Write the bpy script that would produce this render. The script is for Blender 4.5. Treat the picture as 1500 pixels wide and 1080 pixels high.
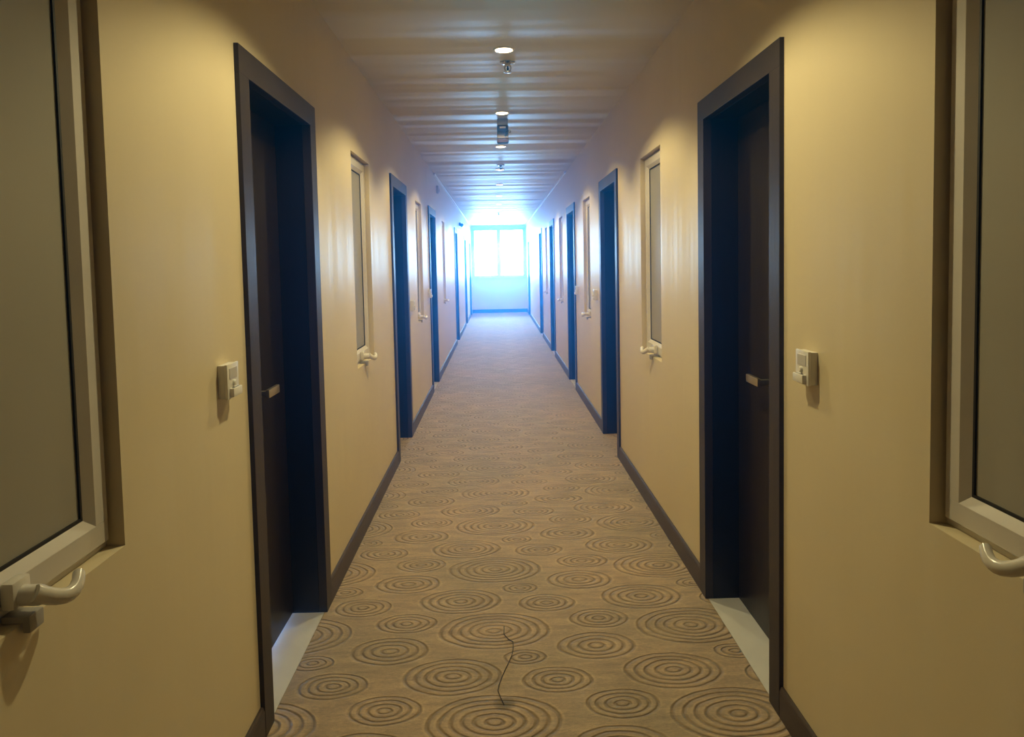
import bpy, bmesh, math, random
from mathutils import Vector, Matrix

for o in list(bpy.data.objects):
    bpy.data.objects.remove(o)
scene = bpy.context.scene
COL = scene.collection

# ------------------------------------------------------------------ camera
XL, XR, ZC, EYE = -0.7605, 0.8781, 2.577, 1.4568
Y_END, Y_BACK = 21.2, -2.6
yaw, pitch, roll = 0.01973, 0.056294, -0.020188
fwd = Vector((math.sin(yaw)*math.cos(pitch), math.cos(yaw)*math.cos(pitch), -math.sin(pitch)))
rgt = Vector((math.cos(yaw), -math.sin(yaw), 0))
upv = rgt.cross(fwd)
r2 = rgt*math.cos(roll) + upv*math.sin(roll)
u2 = -rgt*math.sin(roll) + upv*math.cos(roll)
cam = bpy.data.cameras.new('camera')
cam.sensor_fit = 'HORIZONTAL'
cam.sensor_width = 36
cam.lens = 1050/1500*36
cam.shift_y = -(540-444.67)/1500
cam.clip_start = 0.02
cam_o = bpy.data.objects.new('camera', cam)
COL.objects.link(cam_o)
m = Matrix.Identity(4)
for i in range(3):
    m[i][0], m[i][1], m[i][2] = r2[i], u2[i], -fwd[i]
m[0][3], m[1][3], m[2][3] = 0, 0, EYE
cam_o.matrix_world = m
scene.camera = cam_o

# ------------------------------------------------------------------ world and exposure
SKY_STRENGTH = 126.0
LAMP_WATTS = 69.0
GLARE_DENSITY = 0.044
world = bpy.data.worlds.new('world')
scene.world = world
world.use_nodes = True
wn = world.node_tree
wn.nodes['Background'].inputs['Color'].default_value = (0.17, 0.42, 1.0, 1)
wn.nodes['Background'].inputs['Strength'].default_value = SKY_STRENGTH
scene.view_settings.view_transform = 'Standard'
scene.view_settings.look = 'None'
scene.view_settings.gamma = 1
scene.view_settings.use_curve_mapping = False
scene.view_settings.exposure = 0.0
scene.cycles.max_bounces = 8

# the end window is the only opening to the sky: a portal tells the sampler so
pl = bpy.data.lights.new('window_portal', 'AREA')
pl.shape = 'RECTANGLE'
pl.size, pl.size_y = 1.58, 1.47
pl.cycles.is_portal = True
po = bpy.data.objects.new('window_portal', pl)
COL.objects.link(po)
po.location = (0.06, Y_END+0.03, 1.765)
po.rotation_euler = (math.radians(-90), 0, 0)

# ------------------------------------------------------------------ node helpers
def new_mat(name, color=(0.8, 0.8, 0.8), rough=0.5, metal=0.0, spec=0.5):
    mt = bpy.data.materials.new(name)
    mt.use_nodes = True
    b = mt.node_tree.nodes['Principled BSDF']
    b.inputs['Base Color'].default_value = (*color, 1)
    b.inputs['Roughness'].default_value = rough
    b.inputs['Metallic'].default_value = metal
    b.inputs['Specular IOR Level'].default_value = spec
    return mt

def N(mt, t, **kw):
    n = mt.node_tree.nodes.new(t)
    for k, v in kw.items():
        setattr(n, k, v)
    return n

def L(mt, a, b):
    mt.node_tree.links.new(a, b)

def M(mt, op, a, b=None, c=None, clamp=False):
    n = N(mt, 'ShaderNodeMath', operation=op)
    n.use_clamp = clamp
    for i, v in enumerate((a, b, c)):
        if v is None:
            continue
        if isinstance(v, (int, float)):
            n.inputs[i].default_value = v
        else:
            L(mt, v, n.inputs[i])
    return n.outputs[0]

def noise(mt, scale, mapping=(1, 1, 1), detail=3, rough=0.5):
    tc = N(mt, 'ShaderNodeTexCoord')
    mp = N(mt, 'ShaderNodeMapping')
    mp.inputs['Scale'].default_value = mapping
    L(mt, tc.outputs['Object'], mp.inputs['Vector'])
    nz = N(mt, 'ShaderNodeTexNoise')
    nz.inputs['Scale'].default_value = scale
    nz.inputs['Detail'].default_value = detail
    nz.inputs['Roughness'].default_value = rough
    L(mt, mp.outputs['Vector'], nz.inputs['Vector'])
    return nz.outputs['Fac']

def ramp_color(mt, fac, c0, c1, p0=0.3, p1=0.7):
    r = N(mt, 'ShaderNodeValToRGB')
    r.color_ramp.elements[0].color = (*c0, 1)
    r.color_ramp.elements[0].position = p0
    r.color_ramp.elements[1].color = (*c1, 1)
    r.color_ramp.elements[1].position = p1
    L(mt, fac, r.inputs['Fac'])
    return r.outputs['Color']

def bsdf(mt):
    return mt.node_tree.nodes['Principled BSDF']

def bump(mt, height, strength, dist):
    b = N(mt, 'ShaderNodeBump')
    b.inputs['Strength'].default_value = strength
    b.inputs['Distance'].default_value = dist
    L(mt, height, b.inputs['Height'])
    L(mt, b.outputs['Normal'], bsdf(mt).inputs['Normal'])

MAT = {}
# wall paint: cream emulsion with a soft sheen and roller waviness
mt = MAT['wall'] = new_mat('wall_paint', rough=0.4, spec=0.2)
L(mt, ramp_color(mt, noise(mt, 1.3), (0.62, 0.525, 0.345), (0.68, 0.58, 0.385)), bsdf(mt).inputs['Base Color'])
hw = M(mt, 'ADD', noise(mt, 5.0, (1, 1.4, 0.12), 2), M(mt, 'MULTIPLY', noise(mt, 160.0, (1, 1, 1), 1), 0.02))
bump(mt, hw, 0.5, 0.009)
# ceiling paint: off-white sheen with joints and waves running across the corridor
mt = MAT['ceiling'] = new_mat('ceiling_paint', rough=0.48, spec=0.13)
L(mt, ramp_color(mt, noise(mt, 0.9), (0.62, 0.56, 0.46), (0.68, 0.62, 0.51)), bsdf(mt).inputs['Base Color'])
hc = M(mt, 'ADD', noise(mt, 2.6, (0.10, 1.0, 1), 1), M(mt, 'MULTIPLY', noise(mt, 6.0, (0.08, 1.0, 1), 1), 0.16))
bump(mt, hc, 0.9, 0.06)

# dark stained wood
def wood(name, c0, c1, rough, grain):
    mt = new_mat(name, rough=rough, spec=0.4)
    f = noise(mt, 14.0, grain, 4, 0.65)
    L(mt, ramp_color(mt, f, c0, c1), bsdf(mt).inputs['Base Color'])
    bump(mt, f, 0.15, 0.002)
    return mt
MAT['casing'] = wood('casing_wood', (0.024, 0.018, 0.015), (0.036, 0.027, 0.022), 0.42, (1, 6, 0.4))
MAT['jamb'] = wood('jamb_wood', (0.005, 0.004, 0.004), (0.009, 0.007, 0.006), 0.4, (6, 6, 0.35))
MAT['leaf'] = wood('door_veneer', (0.010, 0.007, 0.005), (0.026, 0.017, 0.012), 0.38, (6, 6, 0.35))
MAT['base'] = wood('baseboard_wood', (0.040, 0.028, 0.023), (0.062, 0.046, 0.038), 0.4, (6, 0.5, 6))
MAT['tile'] = new_mat('threshold_tile', (0.62, 0.60, 0.56), 0.3)
L(MAT['tile'], ramp_color(MAT['tile'], noise(MAT['tile'], 6), (0.50, 0.50, 0.51), (0.58, 0.58, 0.59)), bsdf(MAT['tile']).inputs['Base Color'])
MAT['slab'] = new_mat('floor_screed', (0.3, 0.29, 0.27), 0.8)
MAT['upvc'] = new_mat('window_white', (0.74, 0.70, 0.62), 0.32)
L(MAT['upvc'], ramp_color(MAT['upvc'], noise(MAT['upvc'], 4), (0.56, 0.52, 0.47), (0.63, 0.59, 0.54)), bsdf(MAT['upvc']).inputs['Base Color'])
MAT['gasket'] = new_mat('black_rubber', (0.008, 0.007, 0.006), 0.6)
mt = MAT['frosted'] = new_mat('frosted_glass', rough=0.28, spec=0.5)
L(mt, ramp_color(mt, noise(mt, 1.1), (0.29, 0.275, 0.23), (0.34, 0.32, 0.275)), bsdf(mt).inputs['Base Color'])
bump(mt, noise(mt, 3.0), 0.2, 0.004)
MAT['handle_white'] = new_mat('handle_enamel', (0.70, 0.66, 0.60), 0.22)
MAT['steel'] = new_mat('brushed_steel', (0.68, 0.62, 0.52), 0.32, 1.0)
MAT['chrome'] = new_mat('chrome', (0.55, 0.54, 0.53), 0.18, 1.0)
MAT['plastic'] = new_mat('white_plastic', (0.72, 0.69, 0.63), 0.35)
MAT['grey_plastic'] = new_mat('grey_plastic', (0.32, 0.30, 0.27), 0.4)
MAT['pale_grey'] = new_mat('pale_grey_plastic', (0.5, 0.47, 0.43), 0.4)
MAT['dark_plastic'] = new_mat('dark_plastic', (0.02, 0.018, 0.018), 0.35)
MAT['mauve'] = new_mat('smoky_plastic', (0.075, 0.062, 0.064), 0.8, 0.0, 0.1)
MAT['maroon'] = new_mat('maroon_plastic', (0.008, 0.003, 0.004), 0.8, 0.0, 0.1)
MAT['thread'] = new_mat('dark_thread', (0.03, 0.024, 0.014), 0.9)
mt = MAT['lamp'] = new_mat('lamp_glow', (0.9, 0.8, 0.6), 0.4)
bsdf(mt).inputs['Emission Color'].default_value = (1, 0.82, 0.52, 1)
bsdf(mt).inputs['Emission Strength'].default_value = 14.0
# clear glass
mt = MAT['glass'] = bpy.data.materials.new('clear_glass')
mt.use_nodes = True
nt = mt.node_tree
nt.nodes.clear()
out = nt.nodes.new('ShaderNodeOutputMaterial')
mix = nt.nodes.new('ShaderNodeMixShader')
tr = nt.nodes.new('ShaderNodeBsdfTransparent')
gl = nt.nodes.new('ShaderNodeBsdfGlossy')
gl.inputs['Roughness'].default_value = 0.02
fr = nt.nodes.new('ShaderNodeFresnel')
nt.links.new(fr.outputs[0], mix.inputs[0])
nt.links.new(tr.outputs[0], mix.inputs[1])
nt.links.new(gl.outputs[0], mix.inputs[2])
nt.links.new(mix.outputs[0], out.inputs['Surface'])

# carpet: cut-pile with tufted oval rings, one repeat is 0.785 x 0.567 m
mt = MAT['carpet'] = new_mat('ring_carpet', rough=0.7, spec=0.2)
tc = N(mt, 'ShaderNodeTexCoord')
wob = N(mt, 'ShaderNodeTexNoise')
wob.inputs['Scale'].default_value = 9.0
wob.inputs['Detail'].default_value = 2
L(mt, tc.outputs['Object'], wob.inputs['Vector'])
sub = N(mt, 'ShaderNodeVectorMath', operation='SUBTRACT')
L(mt, wob.outputs['Color'], sub.inputs[0]); sub.inputs[1].default_value = (0.5, 0.5, 0.5)
scl = N(mt, 'ShaderNodeVectorMath', operation='SCALE')
L(mt, sub.outputs[0], scl.inputs[0]); scl.inputs['Scale'].default_value = 0.018
addv = N(mt, 'ShaderNodeVectorMath', operation='ADD')
L(mt, tc.outputs['Object'], addv.inputs[0]); L(mt, scl.outputs[0], addv.inputs[1])
sx = N(mt, 'ShaderNodeSeparateXYZ')
L(mt, addv.outputs[0], sx.inputs[0])
PX, PY = 0.785, 0.567
groove = None
ridge_highlight = None
for cx, cy, R_, nr in ((-0.041, 2.772, .220, 6), (-0.188, 3.027, .177, 5), (0.182, 2.992, .124, 4),
                       (0.385, 2.846, .124, 4), (0.347, 2.640, .150, 4), (0.073, 2.572, .082, 3)):
    dx = M(mt, 'WRAP', M(mt, 'SUBTRACT', sx.outputs['X'], cx), PX/2, -PX/2)
    dy = M(mt, 'WRAP', M(mt, 'SUBTRACT', sx.outputs['Y'], cy), PY/2, -PY/2)
    dy = M(mt, 'DIVIDE', dy, 0.645)
    d = M(mt, 'SQRT', M(mt, 'ADD', M(mt, 'MULTIPLY', dx, dx), M(mt, 'MULTIPLY', dy, dy)))
    s = R_/nr
    ph = M(mt, 'MULTIPLY', M(mt, 'SUBTRACT', R_ - s*0.25, d), 2*math.pi/s)
    g = M(mt, 'MULTIPLY_ADD', M(mt, 'COSINE', ph), 0.5, 0.5)
    rg = M(mt, 'POWER', M(mt, 'MULTIPLY_ADD', M(mt, 'COSINE', M(mt, 'ADD', ph, 2.2)), 0.5, 0.5), 4.0)  # highlight along one side of each groove, put into the pile colour
    rg = M(mt, 'MULTIPLY', rg, M(mt, 'LESS_THAN', d, R_ + s*0.5))
    ridge_highlight = rg if ridge_highlight is None else M(mt, 'MAXIMUM', ridge_highlight, rg)
    g = M(mt, 'POWER', g, 3.5)
    g = M(mt, 'MULTIPLY', g, M(mt, 'LESS_THAN', d, R_ + s*0.2))
    groove = g if groove is None else M(mt, 'MAXIMUM', groove, g)
fade = noise(mt, 7.0, (1, 1, 1), 2)
gv = M(mt, 'MULTIPLY', groove, M(mt, 'MULTIPLY_ADD', fade, 0.9, 0.45))
base = ramp_color(mt, noise(mt, 1.7, (1, 1, 1), 3), (0.285, 0.22, 0.14), (0.345, 0.25, 0.158), 0.35, 0.65)
fleck = M(mt, 'MULTIPLY_ADD', noise(mt, 130.0, (0.5, 1, 1), 3, 0.7), 0.9, 0.55)
mx = N(mt, 'ShaderNodeMix', data_type='RGBA', blend_type='MULTIPLY')
mx.inputs['Factor'].default_value = 1
cmb = N(mt, 'ShaderNodeCombineColor')
for i in range(3):
    L(mt, fleck, cmb.inputs[i])
streak = M(mt, 'MULTIPLY_ADD', noise(mt, 6.0, (1.0, 4.5, 1), 3, 0.7), 1.2, 0.40)
fl2 = M(mt, 'MULTIPLY', M(mt, 'MULTIPLY', fleck, streak), M(mt, 'MULTIPLY_ADD', M(mt, 'MULTIPLY', ridge_highlight, fade), 0.36, 1.0))
for i in range(3):
    L(mt, fl2, cmb.inputs[i])
L(mt, base, mx.inputs['A']); L(mt, cmb.outputs[0], mx.inputs['B'])
mx2 = N(mt, 'ShaderNodeMix', data_type='RGBA')
L(mt, M(mt, 'MULTIPLY', gv, 0.50, clamp=True), mx2.inputs['Factor'])
L(mt, mx.outputs['Result'], mx2.inputs['A'])
mx2.inputs['B'].default_value = (0.15, 0.105, 0.062, 1)
# worn dark stain beside the pulled thread
sp = N(mt, 'ShaderNodeSeparateXYZ')
L(mt, addv.outputs[0], sp.inputs[0])
ex = M(mt, 'DIVIDE', M(mt, 'SUBTRACT', sp.outputs['X'], -0.006), 0.038)
ey = M(mt, 'DIVIDE', M(mt, 'SUBTRACT', sp.outputs['Y'], 2.298), 0.040)
st = M(mt, 'SUBTRACT', 1.0, M(mt, 'ADD', M(mt, 'MULTIPLY', ex, ex), M(mt, 'MULTIPLY', ey, ey)), clamp=True)
mx3 = N(mt, 'ShaderNodeMix', data_type='RGBA')
L(mt, M(mt, 'MULTIPLY', M(mt, 'POWER', st, 0.6), 0.9, clamp=True), mx3.inputs['Factor'])
L(mt, mx2.outputs['Result'], mx3.inputs['A'])
mx3.inputs['B'].default_value = (0.12, 0.09, 0.045, 1)
L(mt, mx3.outputs['Result'], bsdf(mt).inputs['Base Color'])
bsdf(mt).inputs['Sheen Weight'].default_value = 0.2
bsdf(mt).inputs['Sheen Roughness'].default_value = 0.4
hh = M(mt, 'SUBTRACT', M(mt, 'MULTIPLY', noise(mt, 240.0, (1, 1, 1), 2), 0.25), gv)
bump(mt, hh, 1.0, 0.0065)

# ------------------------------------------------------------------ mesh helpers
def add_box(bm, x0, x1, y0, y1, z0, z1, bev=0.0, seg=2):
    tmp = bmesh.new()
    vs = [tmp.verts.new((x, y, z)) for x in sorted((x0, x1)) for y in sorted((y0, y1)) for z in sorted((z0, z1))]
    for f in ((0, 1, 3, 2), (4, 6, 7, 5), (0, 4, 5, 1), (2, 3, 7, 6), (0, 2, 6, 4), (1, 5, 7, 3)):
        tmp.faces.new([vs[i] for i in f])
    if bev:
        bmesh.ops.bevel(tmp, geom=tmp.edges[:], offset=bev, segments=seg, affect='EDGES', profile=0.6)
    me = bpy.data.meshes.new('tmp')
    tmp.to_mesh(me)
    tmp.free()
    bm.from_mesh(me)
    bpy.data.meshes.remove(me)

def add_lathe(bm, prof, seg=28, axis='Z', c=(0, 0, 0)):
    rings = []
    for r, h in prof:
        ring = []
        for i in range(seg):
            a = 2*math.pi*i/seg
            p = (r*math.cos(a), r*math.sin(a), h)
            if axis == 'X':
                p = (p[2], p[0], p[1])
            elif axis == 'Y':
                p = (p[0], p[2], p[1])
            ring.append(bm.verts.new((p[0]+c[0], p[1]+c[1], p[2]+c[2])))
        rings.append(ring)
    for a, b in zip(rings, rings[1:]):
        for i in range(seg):
            j = (i+1) % seg
            bm.faces.new((a[i], a[j], b[j], b[i]))
    for ring in (rings[0], rings[-1]):
        bm.faces.new(ring)

def add_tube(bm, pts, radii, seg=10, flat=1.0):
    """tapered tube through pts; flat squeezes it vertically"""
    pts = [Vector(p) for p in pts]
    rings = []
    for i, p in enumerate(pts):
        t = (pts[min(i+1, len(pts)-1)] - pts[max(i-1, 0)]).normalized()
        ref = Vector((0, 0, 1)) if abs(t.z) < 0.9 else Vector((1, 0, 0))
        a = t.cross(ref).normalized()
        b = a.cross(t).normalized()
        r = radii[i] if isinstance(radii, (list, tuple)) else radii
        rings.append([bm.verts.new(p + a*r*math.cos(k*2*math.pi/seg) + b*r*flat*math.sin(k*2*math.pi/seg)) for k in range(seg)])
    for a, b in zip(rings, rings[1:]):
        for i in range(seg):
            j = (i+1) % seg
            bm.faces.new((a[i], a[j], b[j], b[i]))
    bm.faces.new(rings[0][::-1])
    bm.faces.new(rings[-1])

def mesh(name, bm, mat, smooth=False):
    bmesh.ops.recalc_face_normals(bm, faces=bm.faces[:])
    me = bpy.data.meshes.new(name)
    bm.to_mesh(me)
    bm.free()
    me.materials.append(MAT[mat])
    if smooth:
        for p in me.polygons:
            p.use_smooth = True
        me.set_sharp_from_angle(angle=math.radians(35))
    return me

def box_mesh(name, mat, *boxes, bev=0.0, smooth=False):
    bm = bmesh.new()
    for b in boxes:
        add_box(bm, *b, bev=bev)
    return mesh(name, bm, mat, smooth)

def obj(name, me, parent=None, loc=(0, 0, 0)):
    o = bpy.data.objects.new(name, me)
    COL.objects.link(o)
    o.location = loc
    if parent is not None:
        o.parent = parent
    return o

def tag(o, label, cat, group=None, kind=None):
    o['label'] = label
    o['category'] = cat
    if group:
        o['group'] = group
    if kind:
        o['kind'] = kind
    return o

def empty(name, loc=(0, 0, 0)):
    o = bpy.data.objects.new(name, None)
    o.empty_display_size = 0.1
    COL.objects.link(o)
    o.location = loc
    return o

# ------------------------------------------------------------------ layout
DW, DH, CW = 0.89, 2.12, 0.085          # door over casing, casing width
WW, WZ0, WZ1 = 0.53, 0.905, 2.07        # corridor windows
doors_L = [2.16, 5.20, 8.06, 12.95, 16.75, 19.6]
doors_R = [2.18, 5.16, 8.00, 10.92, 13.85, 19.2]
wins_L = [0.90, 3.84, 6.83, 10.05]
wins_R = [0.90, 3.83, 6.74, 9.55, 12.45]
ov = 0.055                              # casing overlap beyond the hole

def wall_mesh(name, side, x, doors, wins):
    ys = {Y_BACK, Y_END}
    holes = []
    for y in doors:
        holes.append((y+ov, y+DW-ov, -0.02, DH-ov))
    for y in wins:
        holes.append((y, y+WW, WZ0, WZ1))
    zs = {-0.02, WZ0, WZ1, DH-ov, ZC+0.02}
    for h in holes:
        ys |= {h[0], h[1]}
    ys, zs = sorted(ys), sorted(zs)
    def solid(i, j):
        if i < 0 or j < 0 or i >= len(ys)-1 or j >= len(zs)-1:
            return False
        cy, cz = (ys[i]+ys[i+1])/2, (zs[j]+zs[j+1])/2
        return not any(h[0] < cy < h[1] and h[2] < cz < h[3] for h in holes)
    xo = x + side*0.2
    bm = bmesh.new()
    V = {}
    def v(k, i, j):
        if (k, i, j) not in V:
            V[(k, i, j)] = bm.verts.new(((x, xo)[k], ys[i], zs[j]))
        return V[(k, i, j)]
    for i in range(len(ys)-1):
        for j in range(len(zs)-1):
            if not solid(i, j):
                continue
            for k in (0, 1):
                bm.faces.new((v(k, i, j), v(k, i+1, j), v(k, i+1, j+1), v(k, i, j+1)))
            for di, dj, a, b in ((-1, 0, (i, j), (i, j+1)), (1, 0, (i+1, j), (i+1, j+1)),
                                 (0, -1, (i, j), (i+1, j)), (0, 1, (i, j+1), (i+1, j+1))):
                if not solid(i+di, j+dj):
                    bm.faces.new((v(0, *a), v(0, *b), v(1, *b), v(1, *a)))
    return mesh(name, bm, 'wall')

wl = tag(obj('wall_left', wall_mesh('wall_left', -1, XL, doors_L, wins_L)), 'cream painted corridor wall along the left side', 'wall', kind='structure')
wr = tag(obj('wall_right', wall_mesh('wall_right', 1, XR, doors_R, wins_R)), 'cream painted corridor wall along the right side', 'wall', kind='structure')
tag(obj('ceiling', box_mesh('ceiling', 'ceiling', (XL-0.2, XR+0.2, Y_BACK-0.1, Y_END+0.25, ZC, ZC+0.15))),
    'rippled off-white painted corridor ceiling', 'ceiling', kind='structure')
tag(obj('floor', box_mesh('floor', 'slab', (XL-0.6, XR+0.6, Y_BACK-0.1, Y_END+0.25, -0.15, -0.012))),
    'concrete floor slab beneath the carpet', 'floor', kind='structure')
tag(obj('wall_back', box_mesh('wall_back', 'wall', (XL-0.2, XR+0.2, Y_BACK-0.1, Y_BACK, -0.02, ZC+0.02))),
    'cream wall closing the corridor behind the viewer', 'wall', kind='structure')
EW0, EW1, EZ0, EZ1 = XL+0.03, XR-0.03, 1.03, 2.50
tag(obj('wall_end', box_mesh('wall_end', 'wall',
        (XL-0.2, XR+0.2, Y_END, Y_END+0.2, -0.02, EZ0), (XL-0.2, XR+0.2, Y_END, Y_END+0.2, EZ1, ZC+0.02),
        (XL-0.2, EW0, Y_END, Y_END+0.2, EZ0, EZ1), (EW1, XR+0.2, Y_END, Y_END+0.2, EZ0, EZ1))),
    'pale end wall below the bright window at the far end of the corridor', 'wall', kind='structure')
tag(obj('carpet', box_mesh('carpet', 'carpet', (XL+0.001, XR-0.001, Y_BACK+0.002, Y_END-0.002, -0.011, 0.0))),
    'brown beige corridor carpet with tufted concentric oval rings', 'carpet')

# baseboards: one board between each pair of doors
def baseboards(name, x, side, doors, label):
    root = tag(empty(name, (x, 0, 0)), label, 'baseboard', kind='structure')
    cuts = [Y_BACK] + sum([[y, y+DW] for y in doors], []) + [Y_END]
    for a, b in zip(cuts[0::2], cuts[1::2]):
        bm = bmesh.new()
        # moulded profile swept along y: flat face with an eased top bead
        prof = [(0, 0), (0.013, 0), (0.013, 0.086), (0.0105, 0.093), (0.0105, 0.096), (0.007, 0.1), (0, 0.1)]
        ra = [bm.verts.new((-side*px, a+0.001, pz)) for px, pz in prof]
        rb = [bm.verts.new((-side*px, b-0.001, pz)) for px, pz in prof]
        n = len(prof)
        for i in range(n):
            bm.faces.new((ra[i], ra[(i+1) % n], rb[(i+1) % n], rb[i]))
        bm.faces.new(ra); bm.faces.new(rb)
        obj('board', mesh('board', bm, 'base'), root)
baseboards('baseboard_left', XL, -1, doors_L, 'dark brown skirting boards along the left wall')
baseboards('baseboard_right', XR, 1, doors_R, 'dark brown skirting boards along the right wall')
tag(obj('baseboard_end', box_mesh('baseboard_end', 'base', (XL+0.014, XR-0.014, Y_END-0.013, Y_END, 0, 0.1), bev=0.002)),
    'dark brown skirting board along the end wall under the window', 'baseboard', kind='structure')

# slim white trunking in the ceiling corners of the far half
for i, (x0, x1, lab) in enumerate(((XL, XL+0.022, 'slim white trunking in the left ceiling corner'), (XR-0.022, XR, 'slim white trunking in the right ceiling corner'))):
    tag(obj('trim_%d' % (i+1), box_mesh('trunking', 'plastic', (x0, x1, 8.9, Y_END, ZC-0.02, ZC), bev=0.003)), lab, 'trim', kind='structure')

# ------------------------------------------------------------------ doors
def door_meshes(s):
    """local frame: origin on the wall face at the near casing edge; s=-1 left wall, +1 right wall"""
    X = lambda v: s*v                   # positive = into the wall
    d = {}
    P = 0.014                           # casing stands proud of the wall
    zi = DH-CW
    d['side_near'] = box_mesh('casing_side', 'casing', (X(-P), X(0.02), 0, CW, 0, zi), bev=0.002)
    d['side_far'] = box_mesh('casing_side', 'casing', (X(-P), X(0.02), DW-CW, DW, 0, zi), bev=0.002)
    d['head'] = box_mesh('casing_head', 'casing', (X(-P), X(0.02), 0, DW, zi, DH), bev=0.002)
    d['jamb_near'] = box_mesh('jamb', 'jamb', (X(0.02), X(0.2), ov, CW, 0, zi), (X(0.172), X(0.2), CW, CW+0.014, 0, zi), bev=0.0012)
    d['jamb_far'] = box_mesh('jamb', 'jamb', (X(0.02), X(0.2), DW-CW, DW-ov, 0, zi), (X(0.172), X(0.2), DW-CW-0.014, DW-CW, 0, zi), bev=0.0012)
    d['jamb_head'] = box_mesh('jamb_head', 'jamb', (X(0.02), X(0.2), ov, DW-ov, zi, DH-ov), (X(0.172), X(0.2), CW, DW-CW, zi-0.014, zi), bev=0.0012)
    d['leaf'] = box_mesh('door_leaf', 'leaf', (X(0.130), X(0.170), CW+0.002, DW-CW-0.002, 0.0, zi-0.002), bev=0.0015)
    d['tile'] = box_mesh('threshold', 'tile', (X(0.0), X(0.55), ov, DW-ov, -0.012, 0.0))
    d['carpet_sill'] = box_mesh('threshold', 'carpet', (X(0.0), X(0.55), ov, DW-ov, -0.012, 0.0))
    # lever handle: rose, neck and flat squared lever pointing away from the near edge
    yh, zh = 0.40, 1.002
    bm = bmesh.new()
    add_lathe(bm, [(0.0255, 0.130), (0.0255, 0.123), (0.023, 0.121), (0.010, 0.121)], 24, 'X')
    for v in bm.verts:
        v.co.x *= s; v.co.y += yh; v.co.z += zh
    d['rose'] = mesh('rose', bm, 'steel', True)
    bm = bmesh.new()
    add_box(bm, X(0.072), X(0.122), yh-0.009, yh+0.009, zh-0.010, zh+0.010, bev=0.002)
    add_box(bm, X(0.060), X(0.074), yh-0.010, yh+0.112, zh-0.015, zh+0.015, bev=0.003)
    d['lever'] = mesh('lever', bm, 'steel', True)
    bm = bmesh.new()
    add_lathe(bm, [(0.019, 0.130), (0.019, 0.124), (0.017, 0.122), (0.009, 0.122), (0.009, 0.120)], 20, 'X')
    for v in bm.verts:
        v.co.x *= s; v.co.y += yh; v.co.z += zh-0.09
    d['lock'] = mesh('lock', bm, 'leaf', True)
    return d

ordinal = ['nearest', 'second', 'third', 'fourth', 'fifth', 'last']
n = 0
for s, x, ds, sd in ((-1, XL, doors_L, 'left'), (1, XR, doors_R, 'right')):
    dm = door_meshes(s)
    for i, y in enumerate(ds):
        n += 1
        root = tag(empty('door_%d' % n, (x, y, 0)), '%s dark brown recessed wooden door along the %s wall' % (ordinal[i], sd), 'door', 'dark corridor doors', 'structure')
        obj('casing_side', dm['side_near'], root); obj('casing_side', dm['side_far'], root); obj('casing_head', dm['head'], root)
        obj('jamb', dm['jamb_near'], root); obj('jamb', dm['jamb_far'], root); obj('jamb_head', dm['jamb_head'], root)
        obj('threshold', dm['carpet_sill' if i == 1 else 'tile'], root)
        leaf = obj('door_leaf', dm['leaf'], root, (0, 0, 0.006 if n == 1 else 0.001))
        obj('handle_rose', dm['rose'], leaf)
        obj('handle_lever', dm['lever'], leaf)['label'] = 'brushed steel lever handle'
        obj('lock_cylinder', dm['lock'], leaf)

# ------------------------------------------------------------------ corridor windows
def ring_boxes(x0, x1, y0, y1, z0, z1, w):
    return ((x0, x1, y0, y1, z0, z0+w), (x0, x1, y0, y1, z1-w, z1), (x0, x1, y0, y0+w, z0+w, z1-w), (x0, x1, y1-w, y1, z0+w, z1-w))

def bevel_ring(bm, xa, xb, y0, y1, z0, z1, w):
    """sloped glazing bead: outer rectangle at depth xa falls to the inner one at xb"""
    o = [(xa, y0, z0), (xa, y1, z0), (xa, y1, z1), (xa, y0, z1)]
    i_ = [(xb, y0+w, z0+w), (xb, y1-w, z0+w), (xb, y1-w, z1-w), (xb, y0+w, z1-w)]
    b = [(xb+(xb-xa)*0.6, y0, z0), (xb+(xb-xa)*0.6, y1, z0), (xb+(xb-xa)*0.6, y1, z1), (xb+(xb-xa)*0.6, y0, z1)]
    c = [(xb+(xb-xa)*0.6, y0+w, z0+w), (xb+(xb-xa)*0.6, y1-w, z0+w), (xb+(xb-xa)*0.6, y1-w, z1-w), (xb+(xb-xa)*0.6, y0+w, z1-w)]
    R4 = [[bm.verts.new(p) for p in q] for q in (o, i_, c, b)]
    for k in range(4):
        A, B = R4[k], R4[(k+1) % 4]
        for j in range(4):
            bm.faces.new((A[j], A[(j+1) % 4], B[(j+1) % 4], B[j]))

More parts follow.
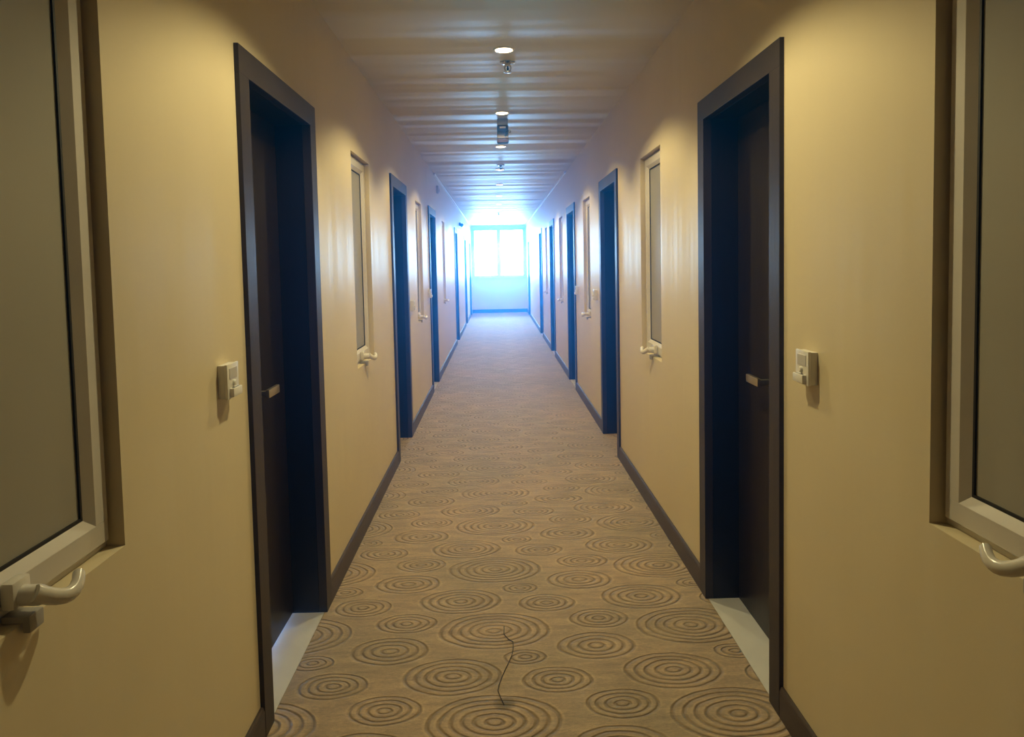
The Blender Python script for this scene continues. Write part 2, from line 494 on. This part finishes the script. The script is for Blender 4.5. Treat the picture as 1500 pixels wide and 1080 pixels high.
def window_meshes(s):
    X = lambda v: s*v
    H0, H1 = WZ0, WZ1
    d = {}
    d['frame'] = box_mesh('window_frame', 'upvc', *ring_boxes(X(0.036), X(0.10), 0, WW, H0, H1, 0.022), bev=0.0015)
    a = 0.011
    d['sash'] = box_mesh('sash', 'upvc', *ring_boxes(X(0.026), X(0.035), a, WW-a, H0+a+0.006, H1-a, 0.042), bev=0.001)
    bm = bmesh.new()
    w0 = a+0.042
    bevel_ring(bm, X(0.026), X(0.040), w0, WW-w0, H0+w0+0.006, H1-w0, 0.018)
    d['bead'] = mesh('glazing_bead', bm, 'upvc')
    w1 = w0+0.018
    d['gasket'] = box_mesh('gasket', 'gasket', *ring_boxes(X(0.040), X(0.052), w1, WW-w1, H0+w1+0.006, H1-w1, 0.006))
    d['pane'] = box_mesh('pane', 'frosted', (X(0.044), X(0.050), w1+0.003, WW-w1-0.003, H0+w1+0.009, H1-w1-0.003))
    d['back'] = box_mesh('pane', 'frosted', (X(0.10), X(0.106), 0, WW, H0, H1))
    # cam handle
    yc, zc = 0.228, H0+0.044
    d['h_base'] = box_mesh('handle_base', 'handle_white', (X(0.026), X(0.004), yc-0.022, yc+0.022, zc-0.020, zc+0.024), bev=0.006, smooth=True)
    bm = bmesh.new()
    add_lathe(bm, [(0.016, 0.006), (0.0165, -0.022), (0.014, -0.030), (0.006, -0.034)], 20, 'X')
    for v in bm.verts:
        v.co.x *= s; v.co.y += yc; v.co.z += zc-0.004
    pts, rad = [], []
    for k in range(11):
        t = k/10
        pts.append((X(-0.022-0.030*math.sin(math.pi*min(1, t*0.8))), yc-0.012+0.088*t, zc+0.004-0.020*math.sin(math.pi*min(1, t*1.1))-0.004*t))
        rad.append(0.0125-0.0030*t if k < 10 else 0.004)
    add_tube(bm, pts, rad, 12, 1.15)
    d['h_lever'] = mesh('handle_lever', bm, 'handle_white', True)
    bm = bmesh.new()
    add_box(bm, X(0.030), X(-0.010), yc-0.018, yc+0.018, H0+0.001, H0+0.013, bev=0.003)
    add_box(bm, X(-0.004), X(-0.016), yc-0.018, yc+0.018, H0-0.014, H0+0.013, bev=0.003)
    d['h_catch'] = mesh('handle_catch', bm, 'grey_plastic', True)
    return d

labs_w = {'left': ['nearest frosted white-framed window at the left edge of the view', 'second frosted white-framed window, between the first two left doors',
                   'third frosted white-framed window, between the second and third left doors', 'farthest frosted white-framed window, past the third left door'],
          'right': ['nearest frosted white-framed window at the right edge of the view', 'second frosted white-framed window, between the first two right doors',
                    'third frosted white-framed window, between the second and third right doors', 'fourth frosted white-framed window, between the third and fourth right doors',
                    'farthest frosted white-framed window, past the fourth right door']}
n = 0
for s, x, ws, sd in ((-1, XL, wins_L, 'left'), (1, XR, wins_R, 'right')):
    wm = window_meshes(s)
    for i, y in enumerate(ws):
        n += 1
        root = tag(empty('window_%d' % n, (x, y, 0)), labs_w[sd][i], 'window', 'frosted corridor windows', 'structure')
        obj('window_frame', wm['frame'], root)
        sash = obj('sash', wm['sash'], root)
        obj('glazing_bead', wm['bead'], sash)
        obj('gasket', wm['gasket'], sash)['label'] = 'black rubber gasket'
        obj('pane', wm['pane'], sash)['label'] = 'grey frosted glass pane'
        obj('outer_pane', wm['back'], root)
        h = obj('handle_base', wm['h_base'], root)
        obj('handle_lever', wm['h_lever'], h)
        obj('handle_catch', wm['h_catch'], root)

# ------------------------------------------------------------------ bright window at the far end
n += 1
root = tag(empty('window_%d' % n, (0, Y_END, 0)), 'bright two-sash window filling the far end wall', 'window', kind='structure')
mid = (EW0+EW1)/2
obj('window_frame', box_mesh('window_frame', 'upvc', *[(b[2], b[3], 0.06, 0.13, b[4], b[5]) for b in ring_boxes(0, 1, EW0, EW1, EZ0, EZ1, 0.045)], bev=0.003), root)
obj('mullion', box_mesh('mullion', 'upvc', (mid-0.028, mid+0.028, 0.055, 0.13, EZ0+0.045, EZ1-0.045), bev=0.003), root)
for a, b in ((EW0+0.045, mid-0.028), (mid+0.028, EW1-0.045)):
    sash = obj('sash', box_mesh('sash', 'upvc', *[(q[2], q[3], 0.075, 0.115, q[4], q[5]) for q in ring_boxes(0, 1, a, b, EZ0+0.045, EZ1-0.045, 0.03)], bev=0.002), root)
    obj('pane', box_mesh('pane', 'glass', (a+0.028, b-0.028, 0.092, 0.098, EZ0+0.073, EZ1-0.073)), sash)
obj('sill', box_mesh('sill', 'upvc', (EW0-0.02, EW1+0.02, -0.03, 0.06, EZ0-0.004, EZ0+0.018), bev=0.004), root)

# ------------------------------------------------------------------ downlights
def downlight_meshes():
    d = {}
    bm = bmesh.new()
    seg = 32
    prof = [(0.058, 0.0), (0.056, -0.004), (0.048, -0.006), (0.044, -0.003), (0.041, 0.0)]
    rings = [[bm.verts.new((r*math.cos(2*math.pi*i/seg), r*math.sin(2*math.pi*i/seg), h)) for i in range(seg)] for r, h in prof]
    for a, b in zip(rings, rings[1:]):
        for i in range(seg):
            j = (i+1) % seg
            bm.faces.new((a[i], a[j], b[j], b[i]))
    d['rim'] = mesh('rim', bm, 'plastic', True)
    bm = bmesh.new()
    add_lathe(bm, [(0.043, -0.001), (0.043, -0.0045), (0.03, -0.009), (0.012, -0.011)], 28)
    d['lens'] = mesh('lens', bm, 'lamp', True)
    return d
dl = downlight_meshes()
lights_y = [2.22, 3.83, 5.41, 6.95, 8.64, 10.28, 12.0, 13.65, 15.3, 17.0, 18.7, 20.35]  # last downlight is added at the row's spacing to warm the end wall
spot = bpy.data.lights.new('downlight_beam', 'SPOT')
spot.energy = LAMP_WATTS
spot.color = (1.0, 0.89, 0.50)
spot.spot_size = math.radians(134)
spot.spot_blend = 0.3
spot.shadow_soft_size = 0.03
lamp_labels = ['round recessed downlight above the nearest pair of doors', 'round recessed downlight just before the nearest sprinkler head',
               'round recessed downlight just before the hanging smoky fixture', 'round recessed downlight just behind the hanging smoky fixture',
               'fifth round downlight, behind the second sprinkler head', 'sixth round downlight along the ceiling', 'seventh round downlight along the ceiling',
               'eighth round downlight along the ceiling', 'ninth round downlight along the ceiling', 'tenth round downlight along the ceiling', 'eleventh round downlight along the ceiling', 'farthest round downlight, added to warm the wall under the end window']
for i, y in enumerate(lights_y):
    r = tag(empty('downlight', (0.06, y, ZC)), lamp_labels[i], 'downlight', 'recessed ceiling downlights')
    obj('rim', dl['rim'], r)
    obj('lens', dl['lens'], r)['label'] = 'glowing warm lamp lens'
    lo = bpy.data.objects.new('downlight_beam', spot)
    COL.objects.link(lo)
    lo.parent = r
    lo.location = (0, 0, -0.022)

# ------------------------------------------------------------------ sprinklers
def sprinkler_meshes():
    d = {}
    bm = bmesh.new()
    add_lathe(bm, [(0.030, 0.0), (0.029, -0.004), (0.022, -0.009), (0.013, -0.011)], 24)
    d['plate'] = mesh('escutcheon', bm, 'chrome', True)
    bm = bmesh.new()
    add_lathe(bm, [(0.011, -0.010), (0.011, -0.022), (0.008, -0.026)], 16)
    for sg in (-1, 1):
        add_tube(bm, [(sg*0.009, 0, -0.02), (sg*0.013, 0, -0.032), (sg*0.010, 0, -0.044), (sg*0.002, 0, -0.053)], 0.0028, 8)
    d['body'] = mesh('frame', bm, 'chrome', True)
    bm = bmesh.new()
    add_lathe(bm, [(0.003, -0.024), (0.004, -0.038), (0.003, -0.052)], 12)
    d['bulb'] = mesh('bulb', bm, 'maroon', True)
    bm = bmesh.new()
    add_lathe(bm, [(0.006, -0.050), (0.016, -0.054), (0.016, -0.056), (0.004, -0.059)], 20)
    d['deflector'] = mesh('deflector', bm, 'chrome', True)
    return d
sm = sprinkler_meshes()
for x, y, lab in ((0.083, 4.07, 'nearest chrome sprinkler head, just behind the second downlight'), (0.066, 8.25, 'second chrome sprinkler head, in front of the fifth downlight'), (0.06, 16.1, 'farthest chrome sprinkler head, near the bright end window')):
    r = tag(empty('sprinkler', (x, y, ZC)), lab, 'sprinkler', 'ceiling sprinkler heads')
    r.scale = (1.45, 1.45, 1.0)
    for k, nm in (('plate', 'escutcheon'), ('body', 'yoke'), ('bulb', 'bulb'), ('deflector', 'deflector')):
        obj(nm, sm[k], r)

# hanging smoky fixture between the third and fourth downlights
r = tag(empty('emergency_light', (0.066, 5.66, ZC)), 'small smoky grey box fixture hanging from the ceiling between two downlights', 'ceiling fixture')
obj('mount', box_mesh('mount', 'grey_plastic', (-0.042, 0.042, -0.035, 0.035, -0.050, 0.0), bev=0.008, smooth=True), r)
obj('body', box_mesh('body', 'mauve', (-0.044, 0.044, -0.030, 0.030, -0.150, -0.048), bev=0.008, smooth=True), r)
obj('lens_strip', box_mesh('lens_strip', 'plastic', (-0.024, 0.024, -0.0325, -0.028, -0.075, -0.06), bev=0.001), r)
obj('end_cap', box_mesh('end_cap', 'maroon', (-0.046, 0.046, -0.032, 0.032, -0.186, -0.148), bev=0.012, smooth=True), r)
bm = bmesh.new()
add_tube(bm, [(0.020, -0.030, -0.135), (0.022, -0.042, -0.118), (0.030, -0.046, -0.100), (0.046, -0.046, -0.096)], [0.006, 0.007, 0.007, 0.005], 10)
kn = obj('knob_arm', mesh('knob_arm', bm, 'dark_plastic', True), r)
bm = bmesh.new()
add_lathe(bm, [(0.004, 0.044), (0.011, 0.047), (0.013, 0.054), (0.009, 0.061), (0.003, 0.063)], 16, 'X', (0, -0.046, -0.102))
obj('knob', mesh('knob', bm, 'chrome', True), kn)

# dark security camera on the left wall
r = tag(empty('security_camera', (XL, 14.8, 2.25)), 'small dark camera bracketed high on the left wall near the end', 'camera')
obj('bracket', box_mesh('bracket', 'dark_plastic', (0, 0.035, -0.02, 0.02, -0.01, 0.06), bev=0.004), r)
bm = bmesh.new()
add_lathe(bm, [(0.030, -0.10), (0.036, -0.095), (0.036, 0.06), (0.030, 0.07)], 20, 'Y', (0.06, 0, 0))
obj('body', mesh('body', bm, 'dark_plastic', True), r)
bm = bmesh.new()
add_lathe(bm, [(0.024, -0.108), (0.024, -0.099)], 18, 'Y', (0.06, 0, 0))
obj('lens', mesh('lens', bm, 'gasket', True), r)
# pale sensor high on the left wall
r = tag(empty('wall_sensor', (XL, 9.3, 2.42)), 'small pale sensor box high on the left wall past the third door', 'sensor')
obj('housing', box_mesh('housing', 'plastic', (0, 0.035, -0.04, 0.04, -0.05, 0.05), bev=0.008, smooth=True), r)
obj('lens', box_mesh('lens', 'grey_plastic', (0.033, 0.040, -0.022, 0.022, -0.035, 0.01), bev=0.003, smooth=True), r)

# ------------------------------------------------------------------ wall switches beside the doors
def switch_meshes(s):
    X = lambda v: -s*v                  # positive = into the corridor
    d = {}
    d['box'] = box_mesh('back_box', 'plastic', (X(0), X(0.020), -0.040, 0.040, -0.046, 0.046), bev=0.003, smooth=True)
    d['plate'] = box_mesh('face_plate', 'plastic', (X(0.0195), X(0.028), -0.042, 0.042, -0.048, 0.048), bev=0.003, smooth=True)
    d['panel'] = box_mesh('upper_panel', 'pale_grey', (X(0.027), X(0.0292), -0.028, 0.028, 0.006, 0.036), bev=0.0008)
    bm = bmesh.new()
    add_lathe(bm, [(0.008, 0.027), (0.008, 0.033), (0.006, 0.035)], 16, 'X')
    for v in bm.verts:
        v.co.x *= -s
        v.co.z -= 0.006
    d['button'] = mesh('button', bm, 'plastic', True)
    d['slot'] = box_mesh('card_slot', 'plastic', (X(0.026), X(0.040), -0.030, 0.034, -0.042, -0.018), bev=0.003, smooth=True)
    d['mouth'] = box_mesh('slot_mouth', 'dark_plastic', (X(0.032), X(0.0355), -0.024, 0.028, -0.0195, -0.0175))
    return d
for s, x, lst in ((-1, XL, ((1.975, 1.150, 'white card switch box beside the nearest left door'), (6.29, 1.10, 'white card switch box just past the second left door'), (7.92, 1.14, 'white card switch box before the third left door'))),
                  (1, XR, ((1.985, 1.148, 'white card switch box beside the nearest right door'), (6.33, 1.16, 'white card switch box just past the second right door'), (7.79, 1.145, 'white card switch box before the third right door')))):
    sw = switch_meshes(s)
    for y, z, lab in lst:
        r = tag(empty('card_switch', (x, y, z)), lab, 'switch', 'card switches beside the doors')
        obj('back_box', sw['box'], r)
        pt = obj('face_plate', sw['plate'], r)
        obj('upper_panel', sw['panel'], pt)
        obj('button', sw['button'], pt)
        sl = obj('card_slot', sw['slot'], r)
        obj('slot_mouth', sw['mouth'], sl)

# ------------------------------------------------------------------ pulled thread on the carpet
bm = bmesh.new()
add_tube(bm, [(-0.003, 2.80, .002), (-0.004, 2.738, .003), (0.012, 2.70, .003), (0.031, 2.677, .003), (0.03, 2.63, .002), (0.025, 2.59, .002), (0.016, 2.552, .003),
              (-0.002, 2.49, .003), (-0.014, 2.445, .003), (-0.024, 2.40, .003), (-0.028, 2.365, .003), (-0.019, 2.326, .003), (-0.008, 2.289, .002)], 0.0014, 6)
tag(obj('loose_thread', mesh('loose_thread', bm, 'thread')), 'thin dark loose thread lying on the near carpet', 'thread')

# ------------------------------------------------------------------ added blue scattering volume, imitates lens glare from the end window
if GLARE_DENSITY:
    mt = bpy.data.materials.new('lens_glare')
    mt.use_nodes = True
    mt.node_tree.nodes.clear()
    out = mt.node_tree.nodes.new('ShaderNodeOutputMaterial')
    vs = mt.node_tree.nodes.new('ShaderNodeVolumeScatter')
    vs.inputs['Color'].default_value = (0.03, 0.37, 1, 1)
    vs.inputs['Density'].default_value = GLARE_DENSITY
    vs.inputs['Anisotropy'].default_value = 0.86
    mt.node_tree.links.new(vs.outputs[0], out.inputs['Volume'])
    mt.cycles.homogeneous_volume = True
    MAT['glare_volume'] = mt
    hz = obj('glare_volume', box_mesh('glare_volume', 'glare_volume', (XL+0.11, XR-0.065, Y_BACK+0.05, Y_END-0.05, 0.012, ZC-0.205)))
    tag(hz, 'added thin blue volume imitating lens glare from the end window', 'glare_volume', kind='stuff')
